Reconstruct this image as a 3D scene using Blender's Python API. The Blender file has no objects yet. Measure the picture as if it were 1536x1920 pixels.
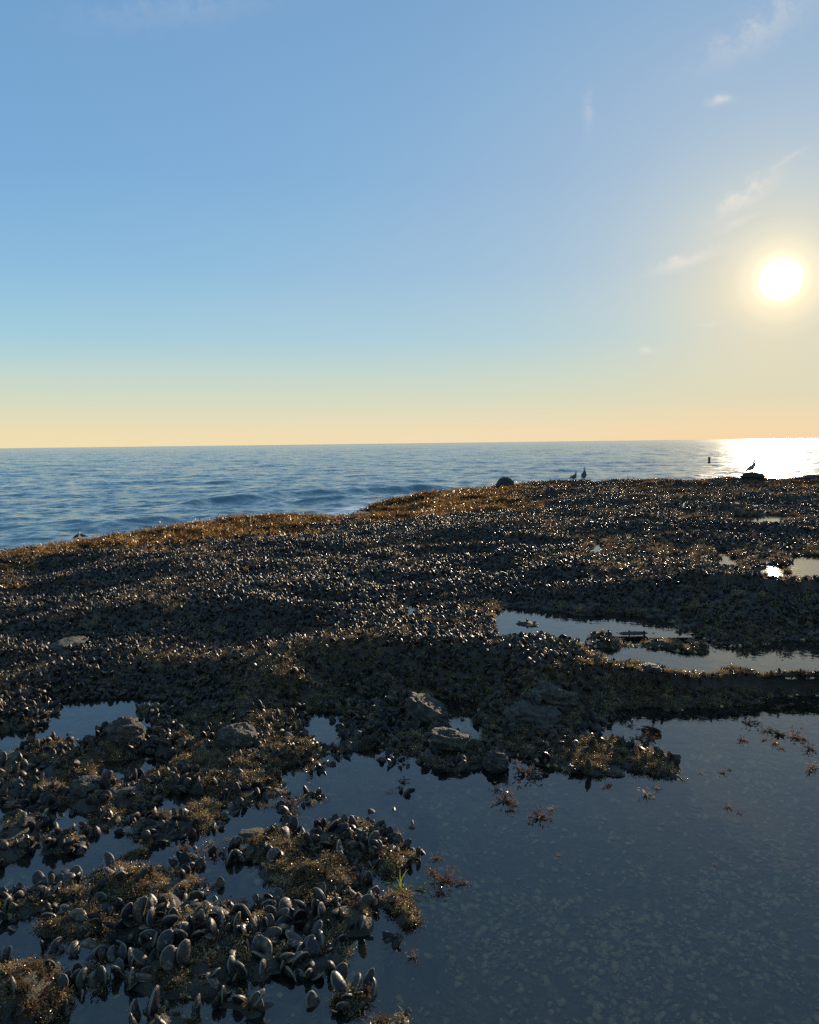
import bpy, math, random
import numpy as np
from mathutils import Vector, Matrix

random.seed(7)
RNG = np.random.default_rng(11)
W, H, F = 1536.0, 1920.0, 1524.0
CAMZ = 1.7
PITCH = math.atan(129.0 / F)
ROLL = math.radians(0.71)
cp_, sp_, cr_, sr_ = math.cos(PITCH), math.sin(PITCH), math.cos(ROLL), math.sin(ROLL)
FWD = np.array([0.0, cp_, -sp_])
R0 = np.array([1.0, 0.0, 0.0])
U0 = np.array([0.0, sp_, cp_])
RT = R0 * cr_ - U0 * sr_
UP = U0 * cr_ + R0 * sr_


def ray(px, py):
    return FWD + RT * ((px - W / 2) / F) + UP * ((H / 2 - py) / F)


def gp(px, py, z=0.0):
    """point where the line of sight through a photo pixel meets the level z"""
    d = ray(px, py)
    t = (z - CAMZ) / d[2]
    return np.array([d[0] * t, d[1] * t, z])


def proj(x, y, z):
    P = np.stack([x, y, z - CAMZ], -1)
    w = P @ FWD
    return W / 2 + F * (P @ RT) / w, H / 2 - F * (P @ UP) / w, w


# ------------------------------------------------------------------ noise
_perm = np.random.default_rng(3).integers(0, 1 << 30, 65536)


def _h(ix, iy, s):
    k = (ix * 73856093 ^ iy * 19349663 ^ s * 83492791) & 65535
    return (_perm[k] & 0xFFFF) / 65535.0


def vnoise(x, y, s=0):
    ix = np.floor(x).astype(np.int64); iy = np.floor(y).astype(np.int64)
    fx = x - ix; fy = y - iy
    fx = fx * fx * fx * (fx * (fx * 6 - 15) + 10); fy = fy * fy * fy * (fy * (fy * 6 - 15) + 10)
    a = _h(ix, iy, s); b = _h(ix + 1, iy, s); c = _h(ix, iy + 1, s); d = _h(ix + 1, iy + 1, s)
    return (a + (b - a) * fx + (c - a) * fy + (a - b - c + d) * fx * fy) * 2 - 1


def fbm(x, y, sc, octs=3, s=0):
    r = 0; a = 1.0; t = 0
    for o in range(octs):
        ca, sa = math.cos(o * 1.1 + .4), math.sin(o * 1.1 + .4)
        r = r + a * vnoise((x * ca - y * sa) / sc + 17.3 * o, (x * sa + y * ca) / sc - 9.1 * o, s + o)
        t += a; a *= .5; sc *= .5
    return r / t


def sstep(a, b, x):
    t = np.clip((x - a) / (b - a), 0, 1)
    return t * t * (3 - 2 * t)


def poly_sd(x, y, poly):
    """signed distance, positive inside"""
    x = np.asarray(x, float); y = np.asarray(y, float)
    n = len(poly)
    d2 = np.full(x.shape, 1e18); ins = np.zeros(x.shape, bool)
    for i in range(n):
        ax, ay = poly[i]; bx, by = poly[(i + 1) % n]
        ex, ey = bx - ax, by - ay
        wx, wy = x - ax, y - ay
        t = np.clip((wx * ex + wy * ey) / (ex * ex + ey * ey + 1e-12), 0, 1)
        dx, dy = wx - ex * t, wy - ey * t
        d2 = np.minimum(d2, dx * dx + dy * dy)
        c = ((ay > y) != (by > y)) & (x < (bx - ax) * (y - ay) / ((by - ay) if by != ay else 1e-12) + ax)
        ins ^= c
    d = np.sqrt(d2)
    return np.where(ins, d, -d)


# ------------------------------------------------------------------ layout (photo pixels -> places)
CP = [(0, 1100, -.12), (0, 1060, -.3), (150, 1045, -.28), (300, 1060, -.05), (450, 1010, -.2), (500, 1040, 0.0), (600, 995, -.22),
      (700, 985, -.2), (640, 1040, .06), (0, 1140, .0), (200, 1150, .05), (400, 1105, .1), (600, 1095, .16), (200, 1100, -.05), (820, 1060, .14),
      (800, 965, -.22), (900, 950, -.12), (1000, 940, -.02), (1100, 1000, .14), (1300, 1000, .16), (1500, 1000, .16), (1500, 940, .14),
      (700, 1020, .02), (900, 1010, .08), (1250, 940, .1),
      (950, 1125, .19), (1150, 1135, .2), (1300, 1150, .2), (1100, 1070, .33), (1300, 1060, .32), (950, 1070, .28), (1500, 1120, .24), (1500, 1060, .3),
      (100, 1200, .12), (300, 1190, .16), (500, 1190, .2), (700, 1180, .2), (850, 1200, .18), (100, 1280, .1), (300, 1275, .1),
      (500, 1270, .16), (650, 1240, .2), (800, 1250, .22), (950, 1235, .23), (1050, 1245, .24), (1150, 1255, .19), (1300, 1262, .17),
      (1500, 1268, .2), (1000, 1320, .12), (1100, 1330, .1), (1250, 1305, .1), (1400, 1290, .1), (500, 1340, .06), (650, 1335, .07),
      (780, 1340, .06), (900, 1390, .04), (1000, 1400, .02), (1180, 1435, .0), (0, 1340, .08), (-250, 1200, .15), (1750, 1200, .2), (1750, 1000, .15), (-300, 1100, -.2),
      (-300, 1400, .06), (1800, 1400, .1), (500, 1900, .04), (1400, 1900, .04), (-300, 1900, .1), (1800, 1900, .1),
      (0, 1042, -.45), (150, 1024, -.43), (300, 1003, -.4), (450, 984, -.38), (600, 973, -.38), (700, 966, -.42), (760, 963, -.44),
      (680, 958, -.46), (720, 946, -.36), (760, 937, -.3), (850, 926, -.22), (920, 914, -.1), (1000, 910, -.02), (1100, 906, .1),
      (1250, 905, .12), (1400, 905, .13), (1536, 906, .13), (1800, 903, .12), (2200, 900, .1), (-300, 1080, -.45), (-800, 1150, -.45)]
LAND = [(-2500, 1300, -.45), (-800, 1150, -.45), (-300, 1080, -.45), (0, 1043, -.47), (60, 1036, -.46), (150, 1022, -.45), (230, 1014, -.45), (300, 1003, -.44), (380, 992, -.44), (450, 983, -.43), (520, 977, -.44),
        (600, 973, -.44), (660, 970, -.44), (700, 966, -.46), (765, 963, -.46), (735, 960, -.47), (680, 958, -.47), (700, 948, -.4), (735, 940, -.34), (760, 936, -.3), (850, 925, -.22),
        (920, 913, -.1), (1000, 909, -.02), (1100, 905, .1), (1250, 904, .12), (1400, 904, .13), (1536, 904, .13), (1800, 902, .12),
        (2200, 900, .1), (3500, 900, .1)]
POOLS = {  # name: (level or None=local ground, outline in photo pixels)
    'A': (.15, [(948, 1142), (1008, 1146), (1048, 1150), (1088, 1159), (1113, 1161), (1148, 1152), (1193, 1160), (1248, 1164), (1278, 1172),
                (1268, 1178), (1163, 1174), (1118, 1178), (1088, 1181), (1048, 1179), (1018, 1168), (983, 1174), (943, 1174), (918, 1158)]),
    'B': (.12, [(1108, 1212), (1148, 1204), (1213, 1200), (1268, 1196), (1308, 1195), (1333, 1205), (1363, 1217), (1413, 1216), (1468, 1206),
                (1600, 1204), (1600, 1250), (1493, 1248), (1408, 1246), (1368, 1242), (1328, 1240), (1293, 1237), (1248, 1232), (1198, 1227), (1138, 1227)]),
    'C': (.15, [(752, 1142), (775, 1136), (800, 1132), (803, 1140), (780, 1148), (765, 1160), (752, 1152)]),
    'N1': (None, [(1470, 1048), (1500, 1042), (1600, 1044), (1600, 1082), (1500, 1078), (1478, 1068)]),
    'N2': (None, [(1430, 1066), (1455, 1060), (1478, 1070), (1470, 1080), (1436, 1078)]),
    'N3': (None, [(1366, 969), (1440, 967), (1492, 971), (1440, 976), (1370, 974)]),
    'N4': (None, [(1098, 1018), (1140, 1016), (1142, 1026), (1104, 1028)]),
    'N5': (None, [(1340, 1035), (1382, 1034), (1382, 1046), (1344, 1045)]),
    'N6': (None, [(1258, 1030), (1290, 1030), (1290, 1038), (1260, 1038)]),
    'N7': (None, [(1280, 965), (1300, 964), (1302, 969), (1282, 970)]),
    'E': (0., [(25, 1352), (60, 1348), (100, 1330), (120, 1317), (210, 1315), (270, 1311), (320, 1319), (372, 1321), (372, 1336), (320, 1333),
               (270, 1336), (265, 1350), (240, 1352), (175, 1350), (150, 1362), (150, 1380), (90, 1374), (30, 1370)]),
    'F': (0., [(635, 1292), (660, 1287), (708, 1297), (700, 1306), (650, 1301)]),
    'G': (0., [(766, 1299), (800, 1309), (860, 1317), (896, 1319), (891, 1352), (860, 1347), (835, 1337), (800, 1317)]),
    'H': (0., [(560, 1352), (580, 1340), (620, 1339), (652, 1345), (657, 1364), (682, 1375), (692, 1386), (650, 1386), (600, 1379), (565, 1370)]),
    'K': (0., [(882, 1364), (905, 1362), (900, 1372), (885, 1374)]),
    'D': (0., [(1800, 1300), (1500, 1312), (1455, 1316), (1418, 1325), (1380, 1328), (1338, 1334), (1300, 1330), (1268, 1342), (1220, 1330), (1168, 1340),
               (1150, 1364), (1118, 1373), (1093, 1368), (1072, 1391), (1148, 1400), (1218, 1414), (1256, 1430), (1293, 1476), (1262, 1470),
               (1218, 1457), (1160, 1447), (1122, 1461), (1048, 1445), (968, 1425), (918, 1450), (858, 1462), (818, 1445), (768, 1420), (700, 1402),
               (650, 1414), (600, 1408), (575, 1428), (530, 1440), (490, 1430), (455, 1442), (380, 1442), (250, 1380), (180, 1372), (100, 1382), (30, 1372), (-60, 1395),
               (-900, 1500), (-900, 3200), (2600, 3200), (2600, 1300)]),
}
# low humps that break the water of the near pool: x, y, rx, ry (photo pixels), height, kind (m mussels, t turf)
HUMPS = [(60, 1402, 62, 30, .07, 'm'), (215, 1382, 62, 26, .09, 'm'), (330, 1372, 60, 30, .1, 'm'), (445, 1390, 60, 22, .08, 'm'), (410, 1425, 120, 24, .05, 't'),
         (530, 1398, 62, 26, .07, 't'), (130, 1425, 60, 28, .06, 'm'), (20, 1450, 36, 32, .06, 'm'), (85, 1480, 50, 28, .08, 'm'), (175, 1470, 60, 30, .07, 'm'),
         (250, 1480, 42, 16, .05, 't'), (405, 1462, 92, 15, .035, 't'), (300, 1445, 60, 22, .05, 'm'), (25, 1545, 66, 52, .08, 'm'), (190, 1528, 26, 24, .05, 't'),
         (318, 1532, 46, 20, .05, 'm'), (375, 1520, 22, 14, .04, 't'), (235, 1592, 25, 15, .05, 't'), (118, 1560, 44, 24, .05, 'm'), (235, 1648, 105, 30, .05, 't'),
         (95, 1650, 44, 30, .05, 'm'), (500, 1590, 52, 20, .05, 't'), (560, 1625, 84, 34, .09, 't'), (640, 1550, 80, 28, .08, 'm'), (735, 1588, 34, 24, .05, 'm'),
         (530, 1545, 20, 9, .03, 'm'), (640, 1590, 22, 10, .02, 'm'), (400, 1720, 150, 44, .07, 'm'), (290, 1700, 70, 40, .07, 'm'), (640, 1690, 90, 38, .08, 'm'),
         (765, 1705, 34, 34, .07, 't'), (560, 1775, 110, 36, .03, 'm'), (330, 1810, 90, 36, .05, 'm'), (30, 1840, 90, 82, .13, 't'),
         (300, 1890, 80, 30, .04, 'm'), (660, 1845, 44, 26, .02, 'm'), (480, 1870, 60, 24, .0, 'm'), (150, 1720, 50, 20, .02, 't'), (470, 1560, 16, 6, .02, 't'),
         (515, 1477, 14, 6, .03, 't'), (455, 1480, 22, 10, .04, 't'), (30, 1680, 40, 24, .04, 'm'), (730, 1895, 28, 14, .03, 'm'), (560, 1672, 90, 22, .06, 't'),
         (1130, 1187, 70, 4, .08, 'm'), (1220, 1185, 50, 4, .08, 'm'), (1292, 1213, 26, 5, .03, 't'), (990, 1165, 22, 3, .03, 't')]

_cw = np.array([gp(*c) for c in CP])


def _uv(x, y):
    yy = np.maximum(y, 1.6)
    return x / yy * 1.5, np.log(yy) * 1.5


_u, _v = _uv(_cw[:, 0], _cw[:, 1])
_P = np.stack([_u, _v], 1)


def _k(r2):
    return np.where(r2 > 1e-12, .5 * r2 * np.log(r2 + 1e-12), 0)


_n = len(_P)
_K = _k(((_P[:, None] - _P[None]) ** 2).sum(-1)) + np.eye(_n) * .002
_A = np.zeros((_n + 3, _n + 3)); _A[:_n, :_n] = _K
_A[:_n, _n] = 1; _A[:_n, _n + 1] = _P[:, 0]; _A[:_n, _n + 2] = _P[:, 1]
_A[_n:, :_n] = _A[:_n, _n:].T
_wts = np.linalg.solve(_A, np.concatenate([_cw[:, 2], np.zeros(3)]))


def macro(x, y):
    u, v = _uv(x, y)
    r = _wts[_n] + _wts[_n + 1] * u + _wts[_n + 2] * v
    for i in range(_n):
        r = r + _wts[i] * _k((u - _P[i, 0]) ** 2 + (v - _P[i, 1]) ** 2)
    return np.clip(r, -.55, .4)


_lp = [tuple(gp(*c)[:2]) for c in LAND]
LANDPOLY = _lp + [(60, -30), (-60, -30), (-60, 5)]
PW = {}
for k_, (lv, pts) in POOLS.items():
    if lv is None:
        cx_, cy_ = np.mean([p[0] for p in pts]), np.mean([p[1] for p in pts])
        lv = .15
        for _ in range(6):
            g = gp(cx_, cy_, lv); lv = float(macro(g[0:1], g[1:2])[0]) + .0
    my_ = np.mean([p[1] for p in pts])
    up_ = 0. if k_ == 'D' else {'A': .09, 'B': .05, 'G': .09, 'H': .08, 'E': .08, 'N3': .12, 'N4': .12, 'N5': .12, 'N6': .12, 'N7': .12}.get(k_, .06)
    PW[k_] = (lv, [tuple(gp(a, b, lv + ((.085 if k_ == 'B' and a < 1360 else .05 if k_ == 'A' and a > 1090 else up_) if b > my_ else -.02))[:2]) for a, b in pts])
HW = []
for (a, b, rx, ry, hh, kd) in HUMPS:
    hh = hh * (.45 if b < 1830 or a > 150 else .8)
    lv = .15 if b < 1190 else .12 if b < 1250 else 0.
    lz = lv + hh + (.035 if kd == 'm' else .01)
    c = gp(a, b, lz); e = gp(a + rx, b, lz); f = gp(a, b - ry, lz); g = gp(a, b + ry, lz)
    HW.append((c[0], .5 * (f[1] + g[1]), abs(e[0] - c[0]) * .88, .44 * abs(f[1] - g[1]), hh, kd, lv))


def terrain(x, y, full=False):
    """height of the reef; also distance to sea edge, distance into water (neg = land) and kind weights"""
    x = np.asarray(x, float); y = np.asarray(y, float)
    d = np.hypot(x, y)
    m = macro(x, y)
    sea = poly_sd(x, y, LANDPOLY)
    n1 = fbm(x, y, 1.3, 2, 1); n2 = fbm(x, y, .42, 2, 5); n3 = fbm(x, y, .11, 2, 9); n0 = fbm(x, y * 1.3, 2.9, 2, 21)
    blk = np.abs(fbm(x, y * 1.5, 1.7, 2, 31))
    wob = (.05 * n2 + .022 * n3) * (1 + 3.2 * sstep(8, 13, d)) + .16 * n1 * sstep(8, 13, d)
    s = np.full(x.shape, 9.); lev = np.zeros(x.shape)  # s>0 land distance from the nearest pool
    for k, (lv, poly) in PW.items():
        px = [p[0] for p in poly]; py = [p[1] for p in poly]
        if k == 'D':
            q = y < max(py) + 2.2
        else:
            q = (x > min(px) - 1.5) & (x < max(px) + 1.5) & (y > min(py) - 1.5) & (y < max(py) + 1.5)
        if not q.any():
            continue
        sd = -poly_sd(x[q], y[q], poly)
        cur = s[q]; lq = lev[q]
        b = sd < cur
        cur[b] = sd[b]; lq[b] = lv
        s[q] = cur; lev[q] = lq
    s = s + wob
    hump = np.zeros(x.shape); kind = np.zeros(x.shape)
    for (cx, cy, rx, ry, hh, kd, lv) in HW:
        q = (np.abs(x - cx) < rx * 1.6) & (np.abs(y - cy) < ry * 1.6)
        if not q.any():
            continue
        r = np.hypot((x[q] - cx) / rx, (y[q] - cy) / ry)
        ss = (1 - r) * min(rx, ry) * 1.2 + .06 * n3[q] + .05 * n2[q]
        b = (ss > s[q]) & (s[q] < .12)
        sq = s[q]; hq = hump[q]; kq = kind[q]
        sq[b] = ss[b]
        hq[b] = hh; kq[b] = 1 if kd == 't' else 2
        s[q] = sq; hump[q] = hq; kind[q] = kq
    away = sstep(.0, .9, s)
    top = np.where(hump > 0, lev + hump * sstep(0, .12, s) + .012, lev + .015 + (np.maximum(m, lev + .03) - lev) * sstep(0, .45, s))
    top = np.where((hump == 0) & (s > 1.2), m, top)
    rough = (.05 * n1 + (.2 * (.45 - blk) + .15 * n0) * sstep(4.5, 9, d)) * away + .026 * n2 * (.3 + .7 * away) + .012 * n3
    land = top + rough
    wet = lev - .05 - .2 * (1 - np.exp(np.minimum(s, 0) / .22)) + .02 * n2 + .008 * n3
    shl = .3 + .7 * sstep(-.04, .1, x / np.maximum(y, 1.))
    wet = lev + (wet - lev) * shl
    c3 = fbm(x, y, .16, 2, 97) + .5 * fbm(x, y, .7, 2, 98)
    left = sstep(.05, -.05, x / np.maximum(y, 1.)) * sstep(4.55, 4.2, y) * (y > 1.2)
    wet = wet + left * sstep(.0, .28, c3) * .9 * (lev - .008 - wet)
    wet = np.where((d > 5.8), lev - .03 - .06 * (1 - np.exp(np.minimum(s, 0) / .1)), wet)
    t = sstep(-.03, .03, s)
    z = wet + (land - wet) * t
    # fall to the sea bed
    fall = sstep(.35, -1.3, sea + .12 * n1 + .1 * n2)
    z = z * (1 - fall) + (-1.6) * fall
    if full:
        return z, sea, s, kind, lev, n2, n1
    return z


# ------------------------------------------------------------------ scene helpers
COL = bpy.context.scene.collection


def mesh_np(name, verts, faces, smooth=True):
    me = bpy.data.meshes.new(name)
    verts = np.asarray(verts, np.float32); faces = np.asarray(faces, np.int32)
    nf, k = faces.shape
    me.vertices.add(len(verts)); me.vertices.foreach_set('co', verts.ravel())
    me.loops.add(nf * k); me.loops.foreach_set('vertex_index', faces.ravel())
    me.polygons.add(nf); me.polygons.foreach_set('loop_start', np.arange(0, nf * k, k, dtype=np.int32))
    me.polygons.foreach_set('use_smooth', np.full(nf, smooth))
    me.update(calc_edges=True); me.validate()
    return me


def mesh_py(name, verts, faces, smooth=True, mats=None, midx=None):
    me = bpy.data.meshes.new(name)
    me.from_pydata([tuple(v) for v in verts], [], [tuple(f) for f in faces])
    for p in me.polygons:
        p.use_smooth = smooth
    for m in (mats or []):
        me.materials.append(m)
    if midx is not None:
        for p, i in zip(me.polygons, midx):
            p.material_index = i
    me.update()
    return me


def link(name, data, parent=None, **props):
    o = bpy.data.objects.new(name, data)
    COL.objects.link(o)
    if parent is not None:
        o.parent = parent
    for k, v in props.items():
        if v is not None:
            o[k] = v
    return o


def tag(o, label=None, category=None, group=None, kind=None):
    for k, v in (('label', label), ('category', category), ('group', group), ('kind', kind)):
        if v is not None:
            o[k] = v
    return o


def attr(me, name, typ, data, dom='POINT'):
    a = me.attributes.new(name, typ, dom)
    a.data.foreach_set('vector' if typ == 'FLOAT_VECTOR' else 'value', np.ascontiguousarray(data).ravel())


# ------------------------------------------------------------------ materials
class NT:
    def __init__(s, name):
        s.m = bpy.data.materials.new(name); s.m.use_nodes = True
        s.t = s.m.node_tree; s.t.nodes.clear()
        s.out = s.n('OutputMaterial')

    def n(s, typ, **kw):
        nd = s.t.nodes.new('ShaderNode' + typ)
        for k, v in kw.items():
            if k.startswith('i_'):
                nd.inputs[int(k[2:])].default_value = v
            else:
                setattr(nd, k, v)
        return nd

    def l(s, a, b):
        s.t.links.new(a, b)

    def noise(s, vec, scale, detail=3, rough=.55):
        nd = s.n('TexNoise'); nd.inputs['Scale'].default_value = scale
        nd.inputs['Detail'].default_value = detail; nd.inputs['Roughness'].default_value = rough
        if vec is not None:
            s.l(vec, nd.inputs['Vector'])
        return nd.outputs['Fac']

    def ramp(s, fac, stops, interp='LINEAR'):
        nd = s.n('ValToRGB'); cr = nd.color_ramp; cr.interpolation = interp
        while len(cr.elements) < len(stops):
            cr.elements.new(.5)
        for e, (p, c) in zip(cr.elements, stops):
            e.position = p; e.color = (*c, 1) if len(c) == 3 else c
        s.l(fac, nd.inputs[0])
        return nd.outputs[0]

    def mix(s, fac, a, b, mode='MIX'):
        nd = s.n('Mix', data_type='RGBA', blend_type=mode)
        for sock, v in ((nd.inputs[0], fac), (nd.inputs[6], a), (nd.inputs[7], b)):
            if hasattr(v, 'links'):
                s.l(v, sock)
            elif isinstance(v, (int, float)):
                sock.default_value = v
            else:
                sock.default_value = (*v, 1)
        return nd.outputs[2]

    def math(s, op, a, b=0., clamp=False):
        nd = s.n('Math', operation=op, use_clamp=clamp)
        for sock, v in ((nd.inputs[0], a), (nd.inputs[1], b)):
            if hasattr(v, 'links'):
                s.l(v, sock)
            else:
                sock.default_value = v
        return nd.outputs[0]

    def bump(s, h, strength, dist, normal=None):
        nd = s.n('Bump'); nd.inputs['Strength'].default_value = strength; nd.inputs['Distance'].default_value = dist
        s.l(h, nd.inputs['Height'])
        if normal is not None:
            s.l(normal, nd.inputs['Normal'])
        return nd.outputs[0]

    def pbr(s, col, rough, normal=None, coat=0., spec=.5, trans=None):
        b = s.n('BsdfPrincipled')
        for nm, v in (('Base Color', col), ('Roughness', rough)):
            if hasattr(v, 'links'):
                s.l(v, b.inputs[nm])
            else:
                b.inputs[nm].default_value = (*v, 1) if isinstance(v, tuple) else v
        b.inputs['Specular IOR Level'].default_value = spec
        b.inputs['Coat Weight'].default_value = coat; b.inputs['Coat Roughness'].default_value = .12
        if normal is not None:
            s.l(normal, b.inputs['Normal'])
        sh = b.outputs[0]
        if trans:
            tr = s.n('BsdfTranslucent')
            if hasattr(col, 'links'):
                s.l(col, tr.inputs[0])
            else:
                tr.inputs[0].default_value = (*col, 1)
            mx = s.n('MixShader'); mx.inputs[0].default_value = trans
            s.l(sh, mx.inputs[1]); s.l(tr.outputs[0], mx.inputs[2]); sh = mx.outputs[0]
        s.l(sh, s.out.inputs[0])
        return b


def mat_rock(name, c1, c2, c3, sc=9., rough=.75, bump=.03, pale=None, bed=False):
    m = NT(name); tc = m.n('TexCoord').outputs['Object']
    n1 = m.noise(tc, sc, 6, .65); n2 = m.noise(tc, sc * 5, 4, .6); n3 = m.noise(tc, sc * .3, 3)
    col = m.ramp(n1, [(.3, c1), (.52, c2), (.75, c3)])
    col = m.mix(m.math('MULTIPLY', n3, .8), col, m.ramp(n2, [(.3, c1), (.7, c2)]))
    if pale:
        vo = m.n('TexVoronoi'); vo.inputs['Scale'].default_value = sc * 9; m.l(tc, vo.inputs['Vector'])
        msk = m.math('MULTIPLY', m.math('LESS_THAN', vo.outputs['Distance'], .38), m.math('GREATER_THAN', m.noise(tc, sc * .8, 2), .5))
        col = m.mix(msk, col, pale)
    if bed:
        silt = m.ramp(m.noise(tc, 17., 8, .8), [(.32, (.012, .012, .006)), (.5, (.1, .078, .03)), (.68, (.42, .3, .11))])
        col = m.mix(m.n('Attribute', attribute_name='silt').outputs['Fac'], col, silt)
    h = m.math('ADD', n1, m.math('MULTIPLY', n2, .5))
    r = m.ramp(n2, [(.3, (rough - .25,) * 3), (.7, (rough,) * 3)])
    m.pbr(col, r, m.bump(h, .9, bump))
    return m.m


def mat_mussel(name='mussel_shell', lit_rim_w=.0068, lit_rim_mix=.75, spec=.36, dark=1.):
    m = NT(name); tcn = m.n('TexCoord'); tc = tcn.outputs['Object']
    rnd = m.n('ObjectInfo').outputs['Random']
    off = m.n('VectorMath', operation='ADD'); m.l(tc, off.inputs[0])
    cmb = m.n('CombineXYZ'); m.l(m.math('MULTIPLY', rnd, 37.), cmb.inputs[0]); m.l(cmb.outputs[0], off.inputs[1])
    v = off.outputs[0]
    n1 = m.noise(v, 22, 5, .65); n2 = m.noise(v, 120, 3)
    sx = m.n('SeparateXYZ'); m.l(tc, sx.inputs[0])
    ring = m.math('SINE', m.math('ADD', m.math('MULTIPLY', sx.outputs[2], 420.), m.math('MULTIPLY', n1, 14.)))
    base = m.ramp(n1, [(.3, (.009, .009, .014)), (.53, (.024, .021, .022)), (.64, (.085, .06, .038)), (.8, (.22, .17, .11))])
    rndc = m.ramp(rnd, [(0, (.55, .6, .75)), (.4, (1.05, .95, .85)), (.75, (1.5, 1.25, .95)), (.94, (2.2, 1.9, 1.4)), (1, (3.6, 3.1, 2.3))])
    base = m.mix(1., base, rndc, 'MULTIPLY')
    # worn pale beaks near the narrow end
    worn = m.math('MULTIPLY', m.ramp(sx.outputs[2], [(0, (1, 1, 1)), (.045, (0, 0, 0))]), m.math('GREATER_THAN', n1, .5))
    base = m.mix(m.math('MULTIPLY', worn, .6), base, (.22, .2, .18))
    crust = m.math('MULTIPLY', m.math('GREATER_THAN', m.noise(v, 60, 2), .62), m.math('GREATER_THAN', rnd, .45))
    base = m.mix(m.math('MULTIPLY', crust, .7), base, (.2, .18, .15))
    base = m.mix(1., base, (dark, dark * .96, dark * .9), 'MULTIPLY')
    rim = m.math('LESS_THAN', m.math('ABSOLUTE', sx.outputs[1]), m.math('MULTIPLY', n1, lit_rim_w))  # pale tan seam edge: sunlit crescent painted into the shell colour
    base = m.mix(m.math('MULTIPLY', rim, lit_rim_mix), base, (.3, .24, .16))
    h = m.math('ADD', m.math('MULTIPLY', ring, .09), m.math('ADD', n1, n2))
    wh = m.n('TexWhiteNoise', noise_dimensions='1D'); m.l(m.math('MULTIPLY', rnd, 913.), wh.inputs['W'])
    r = m.math('ADD', m.ramp(n1, [(.35, (.0,) * 3), (.7, (.3,) * 3)]), m.ramp(wh.outputs['Value'], [(0, (.24,) * 3), (.5, (.33,) * 3), (.8, (.45,) * 3)]))
    m.pbr(base, r, m.bump(h, .5, .0025), spec=spec)
    return m.m


def mat_weed(name, stops, trans=.35, rough=.35, coat=0.):
    m = NT(name); tc = m.n('TexCoord').outputs['Object' if name != 'bed_litter' else 'Generated']
    rnd = m.n('ObjectInfo').outputs['Random']
    f = m.math('ADD', m.math('MULTIPLY', m.noise(tc, 30, 2), .5), m.math('MULTIPLY', rnd, .6))
    col = m.ramp(f, stops)
    m.pbr(col, rough, None, coat=coat, trans=trans)
    return m.m


def mat_flat(name, col, rough=.6, sc=30):
    m = NT(name); tc = m.n('TexCoord').outputs['Object']
    n = m.noise(tc, sc, 3)
    c = m.ramp(n, [(.3, tuple(x * .75 for x in col)), (.7, tuple(min(1, x * 1.2) for x in col))])
    m.pbr(c, rough)
    return m.m


M_REEF = mat_rock('reef_rock', (.026, .021, .015), (.06, .047, .03), (.125, .095, .06), 16., .9, .04, None, True)
M_ROCK = mat_rock('boulder_stone', (.024, .019, .012), (.06, .045, .028), (.14, .105, .06), 18., .9, .06, (.22, .18, .12))
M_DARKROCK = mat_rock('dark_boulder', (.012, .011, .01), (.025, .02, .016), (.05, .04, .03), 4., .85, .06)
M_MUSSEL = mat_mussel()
M_MUSSEL_BED = mat_mussel('mussel_shell_dull', .003, .45, .23, .9)  # darker, less glossy shell with a thinner, fainter rim for the scattered bed
M_GOLD = mat_weed('golden_rockweed', [(.2, (.02, .01, .004)), (.45, (.075, .034, .010)), (.68, (.28, .13, .024)), (.95, (.5, .3, .08))], .42, .4)
M_TURF = mat_weed('algal_turf', [(.25, (.05, .034, .016)), (.5, (.16, .108, .05)), (.75, (.34, .235, .105)), (.95, (.55, .4, .2))], .38, .3)
M_RED = mat_weed('red_algae', [(.25, (.06, .03, .02)), (.6, (.17, .09, .055)), (.95, (.45, .32, .2))], .4, .12)
M_GRASS = mat_weed('surf_grass', [(.2, (.1, .14, .02)), (.8, (.28, .3, .06))], .4, .3)
M_BED = mat_weed('bed_litter', [(.15, (.05, .04, .015)), (.32, (.24, .17, .055)), (.45, (.66, .48, .16)), (.56, (.1, .07, .03)), (.68, (.62, .4, .17)), (.8, (.55, .42, .15)), (.93, (.42, .3, .14)), (.97, (.85, .7, .45))], 0, .6)


def mat_water():
    m = NT('pool_water'); geo = m.n('NewGeometry'); tc = geo.outputs['Position']
    h = m.math('ADD', m.noise(tc, 9, 2), m.math('MULTIPLY', m.noise(tc, 40, 2), .25))
    nrm = m.bump(h, .06, .02)
    fr = m.n('Fresnel'); fr.inputs[0].default_value = 1.72; m.l(nrm, fr.inputs[1])
    gl = m.n('BsdfGlossy'); gl.inputs['Roughness'].default_value = .015; m.l(nrm, gl.inputs['Normal'])
    tr = m.n('BsdfTransparent'); tr.inputs[0].default_value = (.97, .92, .8, 1)
    df = m.n('BsdfDiffuse'); df.inputs[0].default_value = (.26, .33, .37, 1)
    body = m.n('MixShader'); body.inputs[0].default_value = .015; m.l(tr.outputs[0], body.inputs[1]); m.l(df.outputs[0], body.inputs[2])
    mx = m.n('MixShader'); m.l(fr.outputs[0], mx.inputs[0]); m.l(body.outputs[0], mx.inputs[1]); m.l(gl.outputs[0], mx.inputs[2])
    m.l(mx.outputs[0], m.out.inputs[0])
    return m.m


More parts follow.
